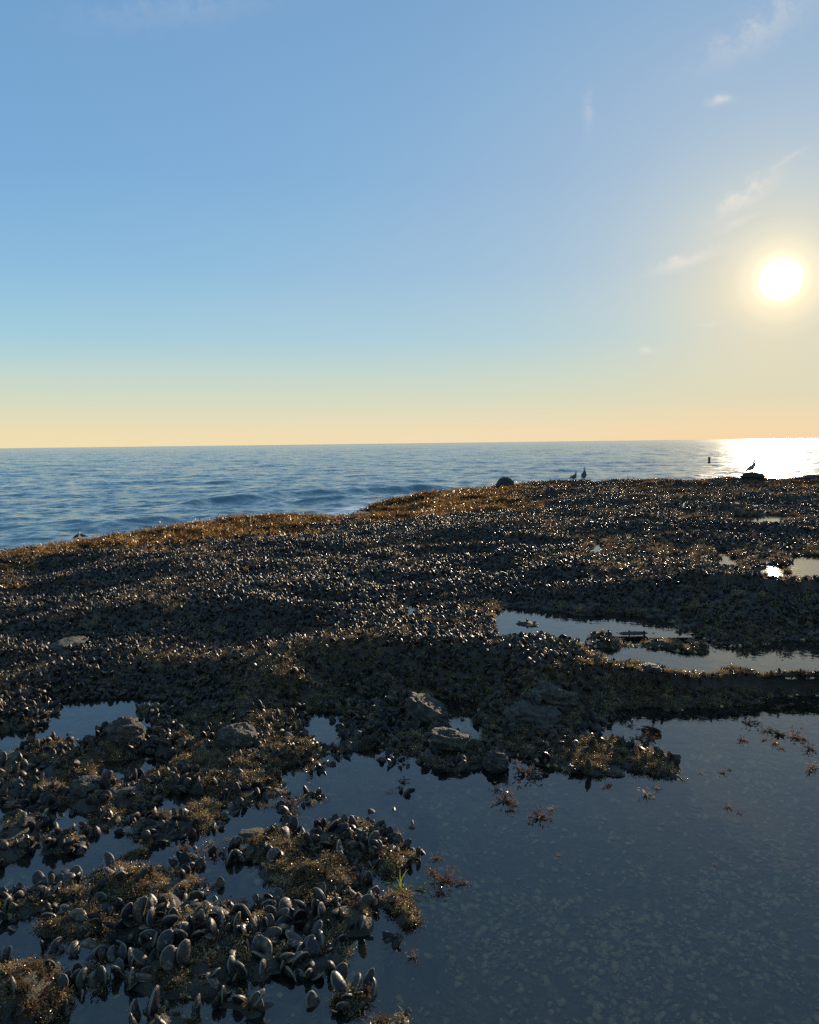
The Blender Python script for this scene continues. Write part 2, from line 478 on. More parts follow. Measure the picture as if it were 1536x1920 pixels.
def mat_sea():
    m = NT('sea_water'); geo = m.n('NewGeometry'); tc = geo.outputs['Position']
    mp = m.n('Mapping'); mp.inputs['Scale'].default_value = (.7, 1.25, 1.); mp.inputs['Rotation'].default_value = (0, 0, .25); m.l(tc, mp.inputs[0])
    v = mp.outputs[0]
    vs_ = []
    for scl, k in ((4.5, .46), (1.3, .36), (.35, .18)):
        nd = m.n('TexNoise'); nd.inputs['Scale'].default_value = scl; nd.inputs['Detail'].default_value = 3; nd.inputs['Roughness'].default_value = .6
        m.l(v, nd.inputs['Vector'])
        sb = m.n('VectorMath', operation='SUBTRACT'); m.l(nd.outputs['Color'], sb.inputs[0]); sb.inputs[1].default_value = (.5, .5, .5)
        mu = m.n('VectorMath', operation='MULTIPLY'); m.l(sb.outputs[0], mu.inputs[0]); mu.inputs[1].default_value = (k * 1.1, k * 1.5, 0)
        vs_.append(mu.outputs[0])
    acc = geo.outputs['Normal']
    for q in vs_:
        ad = m.n('VectorMath', operation='ADD'); m.l(acc, ad.inputs[0]); m.l(q, ad.inputs[1]); acc = ad.outputs[0]
    no = m.n('VectorMath', operation='NORMALIZE'); m.l(acc, no.inputs[0]); nrm = no.outputs[0]
    at = m.n('Attribute', attribute_name='foam')
    nf = m.noise(v, 2.2, 5, .7)
    fm = m.ramp(m.math('ADD', nf, m.math('MULTIPLY', at.outputs['Fac'], .42)), [(.72, (0, 0, 0)), (.86, (1, 1, 1))])
    col = m.mix(fm, (.08, .145, .165), (.62, .64, .65))
    r = m.math('ADD', m.math('MULTIPLY', fm, .5), .14)
    b = m.pbr(col, r, nrm)
    b.inputs['IOR'].default_value = 1.34
    return m.m


M_WATER = mat_water(); M_SEA = mat_sea()

# ------------------------------------------------------------------ reef sheet
NU, NV = 760, 820
vv = np.concatenate([np.linspace(-4, 1.4, 40)[:-1], 1.4 * np.exp(np.linspace(0, math.log(48 / 1.4), NV - 39))])
hw = np.where(vv > 0, .78 * vv + 1.9, 1.9 + np.abs(vv) * .5)
uu = np.linspace(-1, 1, NU)
GX = uu[None, :] * hw[:, None]; GY = np.repeat(vv[:, None], NU, 1)
GZ, G_sea, G_s, G_k, G_lev, _, _ = terrain(GX, GY, True)


def grid_faces(nv, nu):
    i = np.arange(nv * nu).reshape(nv, nu)
    return np.stack([i[:-1, :-1], i[:-1, 1:], i[1:, 1:], i[1:, :-1]], -1).reshape(-1, 4)


me = mesh_np('reef_ground', np.stack([GX, GY, GZ], -1).reshape(-1, 3), grid_faces(len(vv), NU))
me.materials.append(M_REEF)
attr(me, 'silt', 'FLOAT', sstep(.0, -.06, G_s))
link('reef_ground', me, kind='structure')

# pool water sheets
for k, (lv, poly) in PW.items():
    px = [p[0] for p in poly]; py = [p[1] for p in poly]
    if k in 'EFGHK':
        continue
    if k == 'D':
        xs = np.array([-6.5, 6.5]); ys = np.array([-4., gp(700, 1283, 0)[1]])
        vs = [(x, y, 0.) for y in ys for x in xs]
        fs = [(0, 1, 3, 2)]
    else:
        st = .06
        xs = np.arange(min(px) - .4, max(px) + .4, st); ys = np.arange(min(py) - .4, max(py) + .4, st)
        X, Y = np.meshgrid(xs, ys)
        sd = poly_sd(X, Y, poly) > -.16
        ff = grid_faces(*X.shape); keep = sd.ravel()[ff].all(1)
        vs = np.stack([X, Y, np.full(X.shape, lv)], -1).reshape(-1, 3); fs = ff[keep]
        if not len(fs):
            continue
    wme = mesh_np('pool_water', vs, fs); wme.materials.append(M_WATER)
    link('pool_water', wme, kind='structure')

# ------------------------------------------------------------------ sea
SZ = -.5
ny, nx = 1500, 860
sy = 11 * np.exp(np.linspace(0, math.log(16000 / 11), ny))
SX = np.linspace(-1, 1, nx)[None, :] * (.85 * sy + 14)[:, None]; SY = np.repeat(sy[:, None], nx, 1)
zz = np.zeros(SX.shape)
sp = np.hypot(SX, SY)
gridsp = SY * (math.log(16000 / 11) / ny)
for i in range(70):
    lam = .5 * (26.) ** (i / 69.) * RNG.uniform(.9, 1.1)
    ang = math.radians(-78) + RNG.normal(0, .6)
    kx, ky = math.cos(ang) * 2 * math.pi / lam, math.sin(ang) * 2 * math.pi / lam
    a = .0035 * lam ** .6
    ph = RNG.uniform(0, 6.28)
    fade = sstep(2.2, 4.5, lam / np.maximum(gridsp, .02))
    zz += a * fade * (2 * (.5 + .5 * np.sin(kx * SX + ky * SY + ph + .8 * np.sin(SX / (lam * 4) + i))) ** 1.7 - .8)
# low swell lifting near the reef
for (x0, y0, x1, y1, hgt, wd) in [(318, 948, 560, 930, .2, .5), (540, 930, 840, 916, .28, .6), (180, 990, 330, 976, .14, .4), (560, 944, 700, 936, .12, .4), (340, 985, 480, 970, .1, .35)]:
    a = gp(x0, y0, SZ); b = gp(x1, y1, SZ)
    ex, ey = b[0] - a[0], b[1] - a[1]; L = math.hypot(ex, ey)
    t = ((SX - a[0]) * ex + (SY - a[1]) * ey) / L / L
    dd = ((SX - a[0]) * -ey + (SY - a[1]) * ex) / L + .5 * fbm(SX, SY, 2.5, 2, 77)
    zz += hgt * np.exp(-(dd / wd) ** 2) * sstep(-.1, .2, t) * sstep(1.1, .8, t)
foam = np.clip(poly_sd(SX[:640], SY[:640], LANDPOLY), -9, 9)
fo = np.zeros(SX.shape)
fo[:640] = np.where(SX[:640] < 6, .7 * sstep(-2.6, -.2, foam) + .3 * sstep(-8, -2, foam), .3 * sstep(-2, 0, foam))
me = mesh_np('sea', np.stack([SX, SY, SZ + zz], -1).reshape(-1, 3), grid_faces(ny, nx)); me.materials.append(M_SEA)
attr(me, 'foam', 'FLOAT', fo)
link('sea', me, kind='structure')
# the sheet on the sides and behind, so the water reaches the horizon all round
vs = [(-40000, -3000, SZ - .25), (40000, -3000, SZ - .25), (40000, 30000, SZ - .25), (-40000, 30000, SZ - .25)]
me = mesh_py('sea_far', vs, [(0, 1, 2, 3)]); me.materials.append(M_SEA)
link('sea_far', me, kind='structure')


# ------------------------------------------------------------------ mussel shapes
def valve_mesh(name, side, nt, na, L=.08, wid=.5, thick=.36, bend=.1, seed=0):
    r = random.Random(seed)
    vs, fs = [], []
    prof = []
    for i in range(nt + 1):
        t = i / nt
        w = .5 * wid * L * (math.sin(math.pi / 2 * t / .6) ** 1.05 if t < .6 else math.sqrt(max(0, 1 - ((t - .6) / .4) ** 2)) ** .9)
        h = .5 * thick * L * (math.sin(math.pi / 2 * t / .42) ** .7 if t < .42 else max(0, 1 - ((t - .42) / .58) ** 2) ** .75)
        c = bend * L * math.sin(math.pi * t) * -1
        prof.append((t * L, w, h, c))
    for (z, w, h, c) in prof:
        for j in range(na + 1):
            ph = -math.pi / 2 + math.pi * j / na
            x = c + w * math.sin(ph)
            yy = side * (.0006 + h * max(0, math.cos(ph)) ** 1.15 * (1 + .12 * math.sin(ph)))
            vs.append((x, yy, z))
    n = na + 1
    for i in range(nt):
        for j in range(na):
            q = (i * n + j, i * n + j + 1, (i + 1) * n + j + 1, (i + 1) * n + j)
            fs.append(q if side > 0 else q[::-1])
    # inner face closes the shell
    for i in range(nt):
        q = (i * n, (i + 1) * n, (i + 1) * n + na, i * n + na)
        fs.append(q if side > 0 else q[::-1])
    return vs, fs


VARIANTS = [(.56, .3, .1), (.48, .29, .15), (.62, .3, .07), (.42, .28, .18), (.56, .36, .09)]
VALVES = []
for i, (w, t, b) in enumerate(VARIANTS):
    pair = []
    for s in (1, -1):
        v, f = valve_mesh('valve', s, 14, 10, 1.0 * .1, w, t, b)
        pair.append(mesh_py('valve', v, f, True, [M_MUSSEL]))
    VALVES.append(pair)
LOW = []
for i, (w, t, b) in enumerate(VARIANTS[:4]):
    v1, f1 = valve_mesh('m', 1, 6, 5, .1, w, t, b); v2, f2 = valve_mesh('m', -1, 6, 5, .1, w, t, b)
    # leave the hidden inner faces out
    f1 = f1[:30]; f2 = f2[:30]
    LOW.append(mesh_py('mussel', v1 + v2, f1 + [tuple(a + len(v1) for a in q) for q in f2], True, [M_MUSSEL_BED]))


# ------------------------------------------------------------------ weed shapes
def ribbon(vs, fs, p0, d0, length, width, segs, curl, rnd, taper=.6):
    p = Vector(p0); d = Vector(d0).normalized()
    side = d.cross(Vector((rnd.uniform(-1, 1), rnd.uniform(-1, 1), rnd.uniform(-.3, .3)))).normalized()
    base = len(vs)
    for i in range(segs + 1):
        w = width * (1 - taper * i / segs) * .5 * rnd.uniform(.7, 1.25)
        vs.append(tuple(p - side * w)); vs.append(tuple(p + side * w))
        p = p + d * (length / segs)
        d = (d + Vector((rnd.uniform(-1, 1), rnd.uniform(-1, 1), rnd.uniform(-1, 1) - .25)) * curl).normalized()
        side = (side + Vector((rnd.uniform(-1, 1), rnd.uniform(-1, 1), rnd.uniform(-1, 1))) * curl * .8).normalized()
        if i:
            b = base + 2 * (i - 1)
            fs.append((b, b + 1, b + 3, b + 2))
    return p, d


def tuft_mesh(name, mat, n, size, width, segs=3, up=.5, fork=0, curl=.45, seed=1, flat=1.):
    rnd = random.Random(seed); vs, fs = [], []
    for i in range(n):
        a = rnd.uniform(0, 6.283); e = rnd.uniform(.1, 1.) * up
        d = (math.cos(a), math.sin(a), e * 1.6 + .05)
        r0 = size * .22 * rnd.random()
        p0 = (math.cos(a) * r0, math.sin(a) * r0, -size * .04)
        L = size * rnd.uniform(.45, 1.) * .6
        p, dd = ribbon(vs, fs, p0, d, L, width * rnd.uniform(.7, 1.3), segs, curl, rnd, .3 if fork else .7)
        for k in range(fork):
            d2 = dd + Vector((rnd.uniform(-1, 1), rnd.uniform(-1, 1), rnd.uniform(-.4, .8))) * .8
            ribbon(vs, fs, p, d2, L * .5, width * .8, 2, curl, rnd, .75)
    vs = [(x, y, z * flat) for x, y, z in vs]
    return mesh_py(name, vs, fs, True, [mat])


GOLD = [tuft_mesh('rockweed', M_GOLD, 36, .2, .022, 4, .3, 1, .4, 10 + i) for i in range(3)]
TURF = [tuft_mesh('turf', M_TURF, 70, .052, .0065, 2, 1.1, 1, .95, 30 + i) for i in range(3)]
TURF += [tuft_mesh('turf', M_RED, 50, .055, .0075, 2, 1., 1, .8, 40)]
SPRIG = [tuft_mesh('sprig', M_RED, 20, .13, .017, 3, .8, 2, .5, 50 + i) for i in range(4)]


def pebble(name, mat, seed, flat=.45):
    rnd = random.Random(seed); vs, fs = [], []
    nr, ns = 4, 7
    vs.append((0, 0, .5 * flat))
    for i in range(1, nr):
        a = math.pi * i / nr
        for j in range(ns):
            b = 2 * math.pi * j / ns; r = .5 * rnd.uniform(.6, 1.2)
            vs.append((math.sin(a) * math.cos(b) * r, math.sin(a) * math.sin(b) * r * .75, math.cos(a) * r * flat))
    vs.append((0, 0, -.5 * flat))
    for j in range(ns):
        fs.append((0, 1 + j, 1 + (j + 1) % ns))
        for i in range(nr - 2):
            fs.append((1 + i * ns + j, 1 + (i + 1) * ns + j, 1 + (i + 1) * ns + (j + 1) % ns, 1 + i * ns + (j + 1) % ns))
        fs.append((len(vs) - 1, 1 + (nr - 2) * ns + (j + 1) % ns, 1 + (nr - 2) * ns + j))
    return mesh_py(name, vs, fs, True, [mat])


# ------------------------------------------------------------------ scatter as one object (stuff)
def scatter(name, label, protos, pos, rot, scl, idx):
    me = bpy.data.meshes.new(name)
    me.vertices.add(len(pos)); me.vertices.foreach_set('co', np.asarray(pos, np.float32).ravel())
    attr(me, 'rot', 'FLOAT_VECTOR', np.asarray(rot, np.float32))
    attr(me, 'scl', 'FLOAT', np.asarray(scl, np.float32))
    attr(me, 'idx', 'INT', np.asarray(idx, np.int32))
    o = link(name, me, kind='stuff', label=label)
    ng = bpy.data.node_groups.new(name, 'GeometryNodeTree')
    ng.interface.new_socket('Geometry', in_out='INPUT', socket_type='NodeSocketGeometry')
    ng.interface.new_socket('Geometry', in_out='OUTPUT', socket_type='NodeSocketGeometry')
    N = ng.nodes; Lk = ng.links.new
    gi = N.new('NodeGroupInput'); go = N.new('NodeGroupOutput'); jn = N.new('GeometryNodeJoinGeometry')

    def named(nm, typ):
        a = N.new('GeometryNodeInputNamedAttribute'); a.data_type = typ; a.inputs[0].default_value = nm
        return a.outputs[0]
    rt, sc, ix = named('rot', 'FLOAT_VECTOR'), named('scl', 'FLOAT'), named('idx', 'INT')
    e2r = N.new('FunctionNodeEulerToRotation'); Lk(rt, e2r.inputs[0])
    for k, p in enumerate(protos):
        oi = N.new('GeometryNodeObjectInfo'); oi.inputs['Object'].default_value = p
        oi.inputs['As Instance'].default_value = True
        cm = N.new('FunctionNodeCompare'); cm.data_type = 'INT'; cm.operation = 'EQUAL'
        ins = [s for s in cm.inputs if s.type == 'INT']
        Lk(ix, ins[0]); ins[1].default_value = k
        ip = N.new('GeometryNodeInstanceOnPoints')
        Lk(gi.outputs[0], ip.inputs['Points']); Lk(cm.outputs[0], ip.inputs['Selection'])
        Lk(oi.outputs['Geometry'], ip.inputs['Instance']); Lk(e2r.outputs[0], ip.inputs['Rotation'])
        Lk(sc, ip.inputs['Scale']); Lk(ip.outputs[0], jn.inputs[0])
    Lk(jn.outputs[0], go.inputs[0])
    md = o.modifiers.new('scatter', 'NODES'); md.node_group = ng
    return o


def lib(name, me):
    """shape kept in the file only as a source for a scatter; never linked into the scene"""
    return bpy.data.objects.new(name, me)


def rand_rot(n, sa, sb):
    return np.stack([RNG.normal(0, sa, n), RNG.normal(0, sb, n), RNG.uniform(0, 6.283, n)], 1)


def sample_fan(y0, y1, dens, spread=.66, extra=.8):
    """random ground places with a density per square metre"""
    wmax = spread * y1 + extra
    n = int(dens * (y1 - y0) * 2 * wmax)
    y = RNG.uniform(y0, y1, n); x = RNG.uniform(-wmax, wmax, n)
    k = np.abs(x) < spread * y + extra
    return x[k], y[k]


# mussels ---------------------------------------------------------------
mx, my, ms = [], [], []
near = []
for (y0, y1, dens, s0, s1) in [(1.6, 5.2, 1250, .38, .86), (5.2, 9, 1200, .42, .78), (9, 15, 720, .5, .82), (15, 35, 330, .55, .9)]:
    x, y = sample_fan(y0, y1, dens)
    mx.append(x); my.append(y); ms.append(RNG.uniform(s0, s1, len(x)))
mx, my, ms = map(np.concatenate, (mx, my, ms))
z, sea, s, kd, lev, n2, n1 = terrain(mx, my, True)
pn = fbm(mx, my, .7, 3, 55)
clump = fbm(mx, my, .23, 2, 61)
dist = np.hypot(mx, my)
weedw = sstep(4.6, 3., sea + 1.2 * n1) * (.06 + .94 * sstep(5.5, 1.5, mx))
prob = np.ones(len(mx)) * .92
prob = np.where(kd == 1, .07, prob); prob = np.where(kd == 2, .8 * sstep(-.6, .0, clump), prob)
nearland = (kd == 0) & (dist < 6.5)
prob = np.where(nearland, .5 + .5 * sstep(-.25, .15, pn), prob)
gap = fbm(mx, my, 1.1, 3, 83)
prob = np.where((kd == 0) & (dist >= 6.5), .55 + .45 * sstep(-.35, -.05, gap), prob)
prob *= (1 - .93 * weedw)
spx, spy, _ = proj(mx, my, z)
prob = np.where((spx > 1035) & (spy > 1385) & (spy < 1490) & (kd == 0), .12, prob)
shal = (RNG.random(len(mx)) < .5 * sstep(-.09, -.01, s) * sstep(-.1, .3, clump)) & (s > -.09) & (dist < 5.2)
keep = ((RNG.random(len(mx)) < prob) & (s > -.015) | shal) & (sea > .1)
c3 = fbm(mx, my, .16, 2, 97) + .5 * fbm(mx, my, .7, 2, 98)
wetm = (RNG.random(len(mx)) < .7 * sstep(.12, .3, c3)) & (s < 0) & (mx < .02 * my) & (my < 4.45)
wetm |= (RNG.random(len(mx)) < .02) & (s < 0) & (mx < .0 * my) & (my < 5)
keep |= wetm
mx, my, ms, z, dist, kd = (a[keep] for a in (mx, my, ms, z, dist, kd))
bank = (s[keep] < .2) & (mx > .6) & (dist > 5) & (dist < 22)
ms = np.where(dist < 4.2, ms * 1.05, np.where(bank, ms * .6, ms))
rot = rand_rot(len(mx), 1.1, .75)
pos = np.stack([mx, my, z - .016 * ms], 1)
idx = RNG.integers(0, 4, len(mx))
ppx, ppy, _ = proj(pos[:, 0], pos[:, 1], pos[:, 2])
vis = (ppx > 5) & (ppx < W - 5) & (ppy > 1000) & (ppy < H - 8) & (pos[:, 2] > -.03)

# hand-placed mussels: px, py, length (0.1 m units), tilt x, tilt y, turn, variant, label
HAND = [
    (268, 1742, 1.25, -.1, .1, .2, 3, 'tall pale green mussel shell standing upright beside a second tall one'),
    (252, 1738, 1.15, .15, -.15, .5, 3, 'tall greenish mussel shell standing just left of the tallest pale one'),
    (286, 1748, .95, -.2, .3, 1.2, 1, 'slim pale mussel shell standing right of the tall pale pair'),
    (312, 1758, 1.2, .3, .5, .1, 3, 'long green mussel shell leaning right in the upright fan'),
    (318, 1772, 1.1, .5, .75, .2, 2, 'broad green mussel shell lying open to the camera below the upright fan'),
    (320, 1832, 1.05, -.35, .1, .55, 4, 'plump black mussel with a pale seam, lowest of the round trio'),
    (346, 1820, 1.1, -.2, .25, .9, 4, 'plump black mussel with a pale seam, right of the round trio'),
    (306, 1802, 1.1, -.45, .35, .35, 4, 'plump blue-black mussel with a pale rim, topmost of the round trio'),
    (284, 1812, .95, -.9, .1, 1.5, 0, 'small dark mussel with a lit upper edge left of the round trio'),
    (287, 1885, 1.3, .1, .1, 1.4, 3, 'narrow upright mussel spire near the bottom edge of the photo'),
    (268, 1888, 1.1, -.2, -.2, 1.2, 3, 'shorter narrow mussel spire left of the tall spire'),
    (140, 1640, 1., -1., .2, 1.2, 2, 'broad black mussel lying on its side on the left humps'),
    (90, 1655, 1., -1., -.3, .9, 0, 'round black mussel sitting in shallow water at far left'),
    (42, 1560, .85, -.6, .2, .5, 4, 'pale worn mussel on the far left hump'),
    (545, 1715, 1.15, -.8, .3, .7, 2, 'large bluish mussel lying across the middle of the heap'),
    (575, 1768, 1.05, -1.1, .2, 1.3, 0, 'pale topped mussel lying level in the shallows right of the heap'),
    (560, 1800, .9, -.3, .8, 1.0, 3, 'slim bright mussel standing tilted in the shallows'),
    (440, 1735, 1.15, -1.1, .3, 1.45, 2, 'long dark mussel lying flat with a lit curved back'),
    (655, 1865, 1.05, -.8, .1, 1.1, 4, 'round dark mussel with pale top standing in water near bottom centre'),
    (640, 1830, 1., -.3, .2, .4, 4, 'round black mussel half under water near bottom centre'),
    (693, 1845, .95, -.2, .3, .6, 3, 'slim black mussel standing alone at the right of the heap'),
    (727, 1815, .9, -.7, .8, .8, 0, 'single dark mussel tilted out of open water right of the heap'),
    (693, 1590, 1., -.2, .7, .6, 0, 'lone mussel leaning left in open water above the heap'),
    (765, 1575, .95, -.3, -.5, .5, 1, 'square ended mussel leaning at the right of the crescent cluster'),
    (788, 1575, .75, -.9, .4, 1.2, 2, 'dark mussel at the far right tip of the crescent cluster'),
    (783, 1594, .75, -1.35, .0, 1.35, 1, 'flat mussel sliver just clear of the water at the crescent tip'),
    (660, 1612, .9, -.5, -.6, .6, 3, 'bright lit slender mussel lying below the crescent cluster'),
    (497, 1545, .8, -.9, -.9, .5, 2, 'dark mussel pointing out of the water left of the crescent cluster'),
    (930, 1722, .42, -1.3, .2, 1.5, 1, 'tiny dark mussel alone in the wide open pool'),
    (752, 1838, .55, -1.4, .0, 1.45, 1, 'thin dark mussel lying flat in water near bottom centre'),
    (800, 1535, .01, 0, 0, 0, 0, None),
    (0, 1440, 1.3, -.3, .1, .4, 2, 'large blue-black mussel cut by the left edge of the photo'),
    (50, 1480, 1.2, -.6, -.6, .5, 2, 'big black mussel leaning in the shallows near the left edge'),
    (250, 1535, .9, -1.3, .2, 1.4, 3, 'thin dark mussel lying flat beside the small round cluster'),
    (375, 1540, .8, -1.4, 0, 1.5, 3, 'flat dark mussel alone right of the small round cluster'),
    (605, 1870, .95, -.5, -.3, .9, 0, 'dark mussel with a pale beak near the bottom edge'),
    (500, 1885, .95, -.2, -.4, .3, 1, 'upright mussel with a lit edge in the bottom row'),
    (445, 1820, .9, -.4, .1, 1.2, 4, 'pale round mussel standing alone in water'),
    (820, 1425, 1.1, -.9, -.5, .4, 1, 'long mussel clinging under the yellowish ledge rock'),
    (838, 1412, 1.1, -1.2, .3, 1.4, 2, 'oval mussel clinging to the face of the yellowish ledge rock'),
]
HAND = [h for h in HAND if h[7]]
REGIONS = [
    (lambda a, b: b < 1420, 'small black mussel crowded on the reef edge above the near pool'),
    (lambda a, b: b < 1560 and a < 300, 'dark mussel on the scattered humps at middle left'),
    (lambda a, b: b < 1560 and a < 480, 'small mussel on the low humps left of the open water'),
    (lambda a, b: b < 1650 and a >= 560, 'black mussel crowded in the crescent cluster out in the pool'),
    (lambda a, b: a < 170, 'dark mussel in the shallows along the left edge'),
    (lambda a, b: b < 1650, 'mussel among brown turf above the near heap'),
    (lambda a, b: b >= 1790 and a < 420, 'dark mussel in the lowest rows of the near heap'),
    (lambda a, b: b >= 1760, 'dark mussel standing in shallow water below the near heap'),
    (lambda a, b: a < 520, 'mussel packed in the left half of the near heap'),
    (lambda a, b: True, 'mussel packed in the right half of the near heap')]
GROUPS = [r[1].replace('mussel ', 'mussels ', 1) for r in REGIONS]


def place_mussel(p, r, sc, var, label, group, par_cache={}):
    root = bpy.data.objects.new('mussel', None)
    root.empty_display_size = .02
    COL.objects.link(root)
    root.location = p; root.rotation_euler = r; root.scale = (sc * .92,) * 3
    tag(root, label, 'mussel', group)
    for me_ in VALVES[var]:
        link('valve', me_, root)
    return root


for (a, b, L, tx, ty, tz, var, lab) in HAND:
    g = gp(a, b, .02)
    zz_ = float(terrain(g[0:1], g[1:2])[0])
    zz_ = max(zz_, -.045)
    place_mussel((g[0], g[1], zz_ - .006), (tx, ty, tz), L * .92, var, lab, None)

NIND = 300 - len(HAND)
appar = np.where(vis, ms / dist, -1)
order = np.argsort(-appar)
ind = order[:NIND]
for i in ind:
    a, b = ppx[i], ppy[i]
    for (fn, lab), grp in zip(REGIONS, GROUPS):
        if fn(a, b):
            break
    place_mussel(tuple(pos[i]), tuple(rot[i]), float(ms[i]) * 1.05, int(RNG.integers(0, 5)), lab, grp)
rest = np.ones(len(mx), bool); rest[ind] = False
scatter('mussel_bed', 'dense bed of black mussels covering the reef', [lib('mussel_shape', m_) for m_ in LOW], pos[rest], rot[rest], ms[rest], idx[rest])
print('mussels', rest.sum(), {k: round(v[0], 3) for k, v in PW.items()})

# golden rockweed on the seaward edge -------------------------------------
x, y = sample_fan(9, 38, 46, .7, 2)
z, sea, s, kd, lev, n2, n1 = terrain(x, y, True)
w = sstep(4.6, 3., sea + 1.2 * n1) * (.06 + .94 * sstep(5.5, 1.5, x)) + .06 * sstep(7, 4, sea) + .5 * sstep(1.2, .3, sea) * sstep(4, 1, x)
k = (RNG.random(len(x)) < w) & (sea > -.25) & (z > SZ - .15)
n = k.sum()
scatter('rockweed_carpet', 'golden brown rockweed draped along the seaward reef edge', [lib('weed_shape', m_) for m_ in GOLD],
        np.stack([x[k], y[k], z[k]], 1), rand_rot(n, .25, .25), RNG.uniform(.6, 1.35, n), RNG.integers(0, 3, n))
print('gold', n)

# brown turf in the near field ------------------------------------------------
x, y = sample_fan(1.6, 6.6, 2300)
z, sea, s, kd, lev, n2, n1 = terrain(x, y, True)
pn = fbm(x, y, .7, 3, 55); cl = fbm(x, y, .2, 2, 91)
w = np.where(kd == 1, .75 * sstep(-.6, .0, cl), np.where(kd == 2, .13 + .4 * sstep(.0, .35, cl), .16 + .5 * sstep(.1, -.3, pn)))
w *= 1 - .4 * sstep(4.5, 6.6, y)
spx, spy, _ = proj(x, y, z)
spit = (spx > 1035) & (spy > 1385) & (spy < 1490) & (kd == 0)
w = np.where(spit, .8, w)
c3 = fbm(x, y, .16, 2, 97) + .5 * fbm(x, y, .7, 2, 98)
k = (RNG.random(len(x)) < w) & (s > -.02)
k |= (RNG.random(len(x)) < .45 * sstep(.1, .3, c3)) & (s < 0) & (x < .02 * y) & (y < 4.45)
n = k.sum()
scatter('turf_algae', 'low brown algal turf growing over humps and ledges beside the near pools', [lib('turf_shape', m_) for m_ in TURF],
        np.stack([x[k], y[k], z[k]], 1), rand_rot(n, .35, .35), RNG.uniform(.4, .85, n), RNG.choice([0, 1, 2, 3], n, p=[.32, .3, .3, .08]))
print('turf', n)
x, y = sample_fan(6.6, 30, 150)
z, sea, s, kd, lev, n2, n1 = terrain(x, y, True)
k = (RNG.random(len(x)) < .12 + .55 * sstep(.5, .0, s) + .6 * sstep(-.0, -.35, fbm(x, y, 1.1, 3, 83))) & (s > -.02)
n = k.sum()
scatter('turf_algae', 'brown algal turf fringing the far pools', [bpy.data.objects.new('turf_shape', m_) for m_ in TURF],
        np.stack([x[k], y[k], z[k]], 1), rand_rot(n, .3, .3), RNG.uniform(.7, 1.5, n), RNG.integers(0, 4, n))

# pebbles, shell and leaf litter on the pool beds ------------------------------
x, y = sample_fan(1.6, 6.8, 3000)
z, sea, s, kd, lev, n2, n1 = terrain(x, y, True)
pn = fbm(x, y, .35, 3, 71)
k = (s < .01) & (RNG.random(len(x)) < (.22 + .78 * sstep(-.2, .3, pn)) * (.08 + .92 * sstep(-.04, .1, x / y)))
n = k.sum()
scatter('bed_gravel', 'pebbles, shell bits and leaf litter lying under the clear pool water',
        [lib('pebble_shape', pebble('pebble', M_BED, 5 + i, [.5, .3, .12, .12, .35][i])) for i in range(5)],
        np.stack([x[k], y[k], z[k] + .006], 1), rand_rot(n, .45, .45), .010 + .042 * RNG.random(n) ** 2.2, RNG.integers(0, 5, n))
print('bed', n)

# ------------------------------------------------------------------ sprigs of weed standing in the pools
SPR = [(1180, 1360, .45, 'sprig'), (1197, 1368, .2, 'x'), (1200, 1386, .75, 'x'), (1222, 1388, .6, 'x'), (1300, 1345, .3, 'x'), (1318, 1347, .4, 'x'), (1290, 1342, .2, 'x'), (1385, 1340, .6, 'x'),
       (1400, 1358, .65, 'x'), (1418, 1358, .4, 'x'), (1408, 1330, .4, 'x'), (1460, 1330, .5, 'x'), (1393, 1388, .5, 'x'), (1440, 1372, .6, 'x'),
       (1462, 1378, .7, 'x'), (1490, 1382, .8, 'x'), (1506, 1384, .5, 'x'), (1432, 1388, .3, 'x'), (1452, 1394, .4, 'x'), (1466, 1403, .3, 'x'), (1520, 1405, .6, 'x'),
       (1528, 1440, .6, 'x'), (1520, 1448, .4, 'x'), (1355, 1450, .3, 'x'), (1370, 1444, .2, 'x'), (1315, 1450, .25, 'x'), (1212, 1490, .6, 'x'), (1233, 1479, .3, 'x'),
       (1368, 1516, .35, 'x'), (1385, 1526, .22, 'x'), (1341, 1623, .15, 'x'), (985, 1452, 1.0, 'x'), (1003, 1458, .8, 'x'), (975, 1448, .5, 'x'), (930, 1480, .5, 'x'), (950, 1468, .3, 'x'),
       (943, 1502, .85, 'x'), (958, 1490, .35, 'x'), (960, 1520, .45, 'x'), (1010, 1532, .75, 'x'), (1038, 1518, .3, 'x'), (1142, 1474, .4, 'x'), (1048, 1605, .15, 'x'),
       (535, 1508, .6, 'x'), (536, 1530, .3, 'x'), (418, 1600, .45, 'x'), (342, 1592, .55, 'x'), (160, 1565, .6, 'x'), (752, 1468, .5, 'x'), (660, 1668, .7, 'x'),
       (818, 1612, .4, 'x'), (835, 1652, .75, 'x'), (812, 1640, .5, 'x'), (868, 1658, .4, 'x'), (828, 1676, .5, 'x'), (772, 1795, .35, 'x'), (365, 1655, .6, 'x'),
       (1260, 1208, .9, 'x'), (1300, 1206, .9, 'x'), (1215, 1208, .5, 'x'), (1338, 1212, .7, 'x'), (1395, 1226, .7, 'x'), (1475, 1228, .7, 'x'), (1505, 1226, .5, 'x'), (1170, 1212, .5, 'x')]
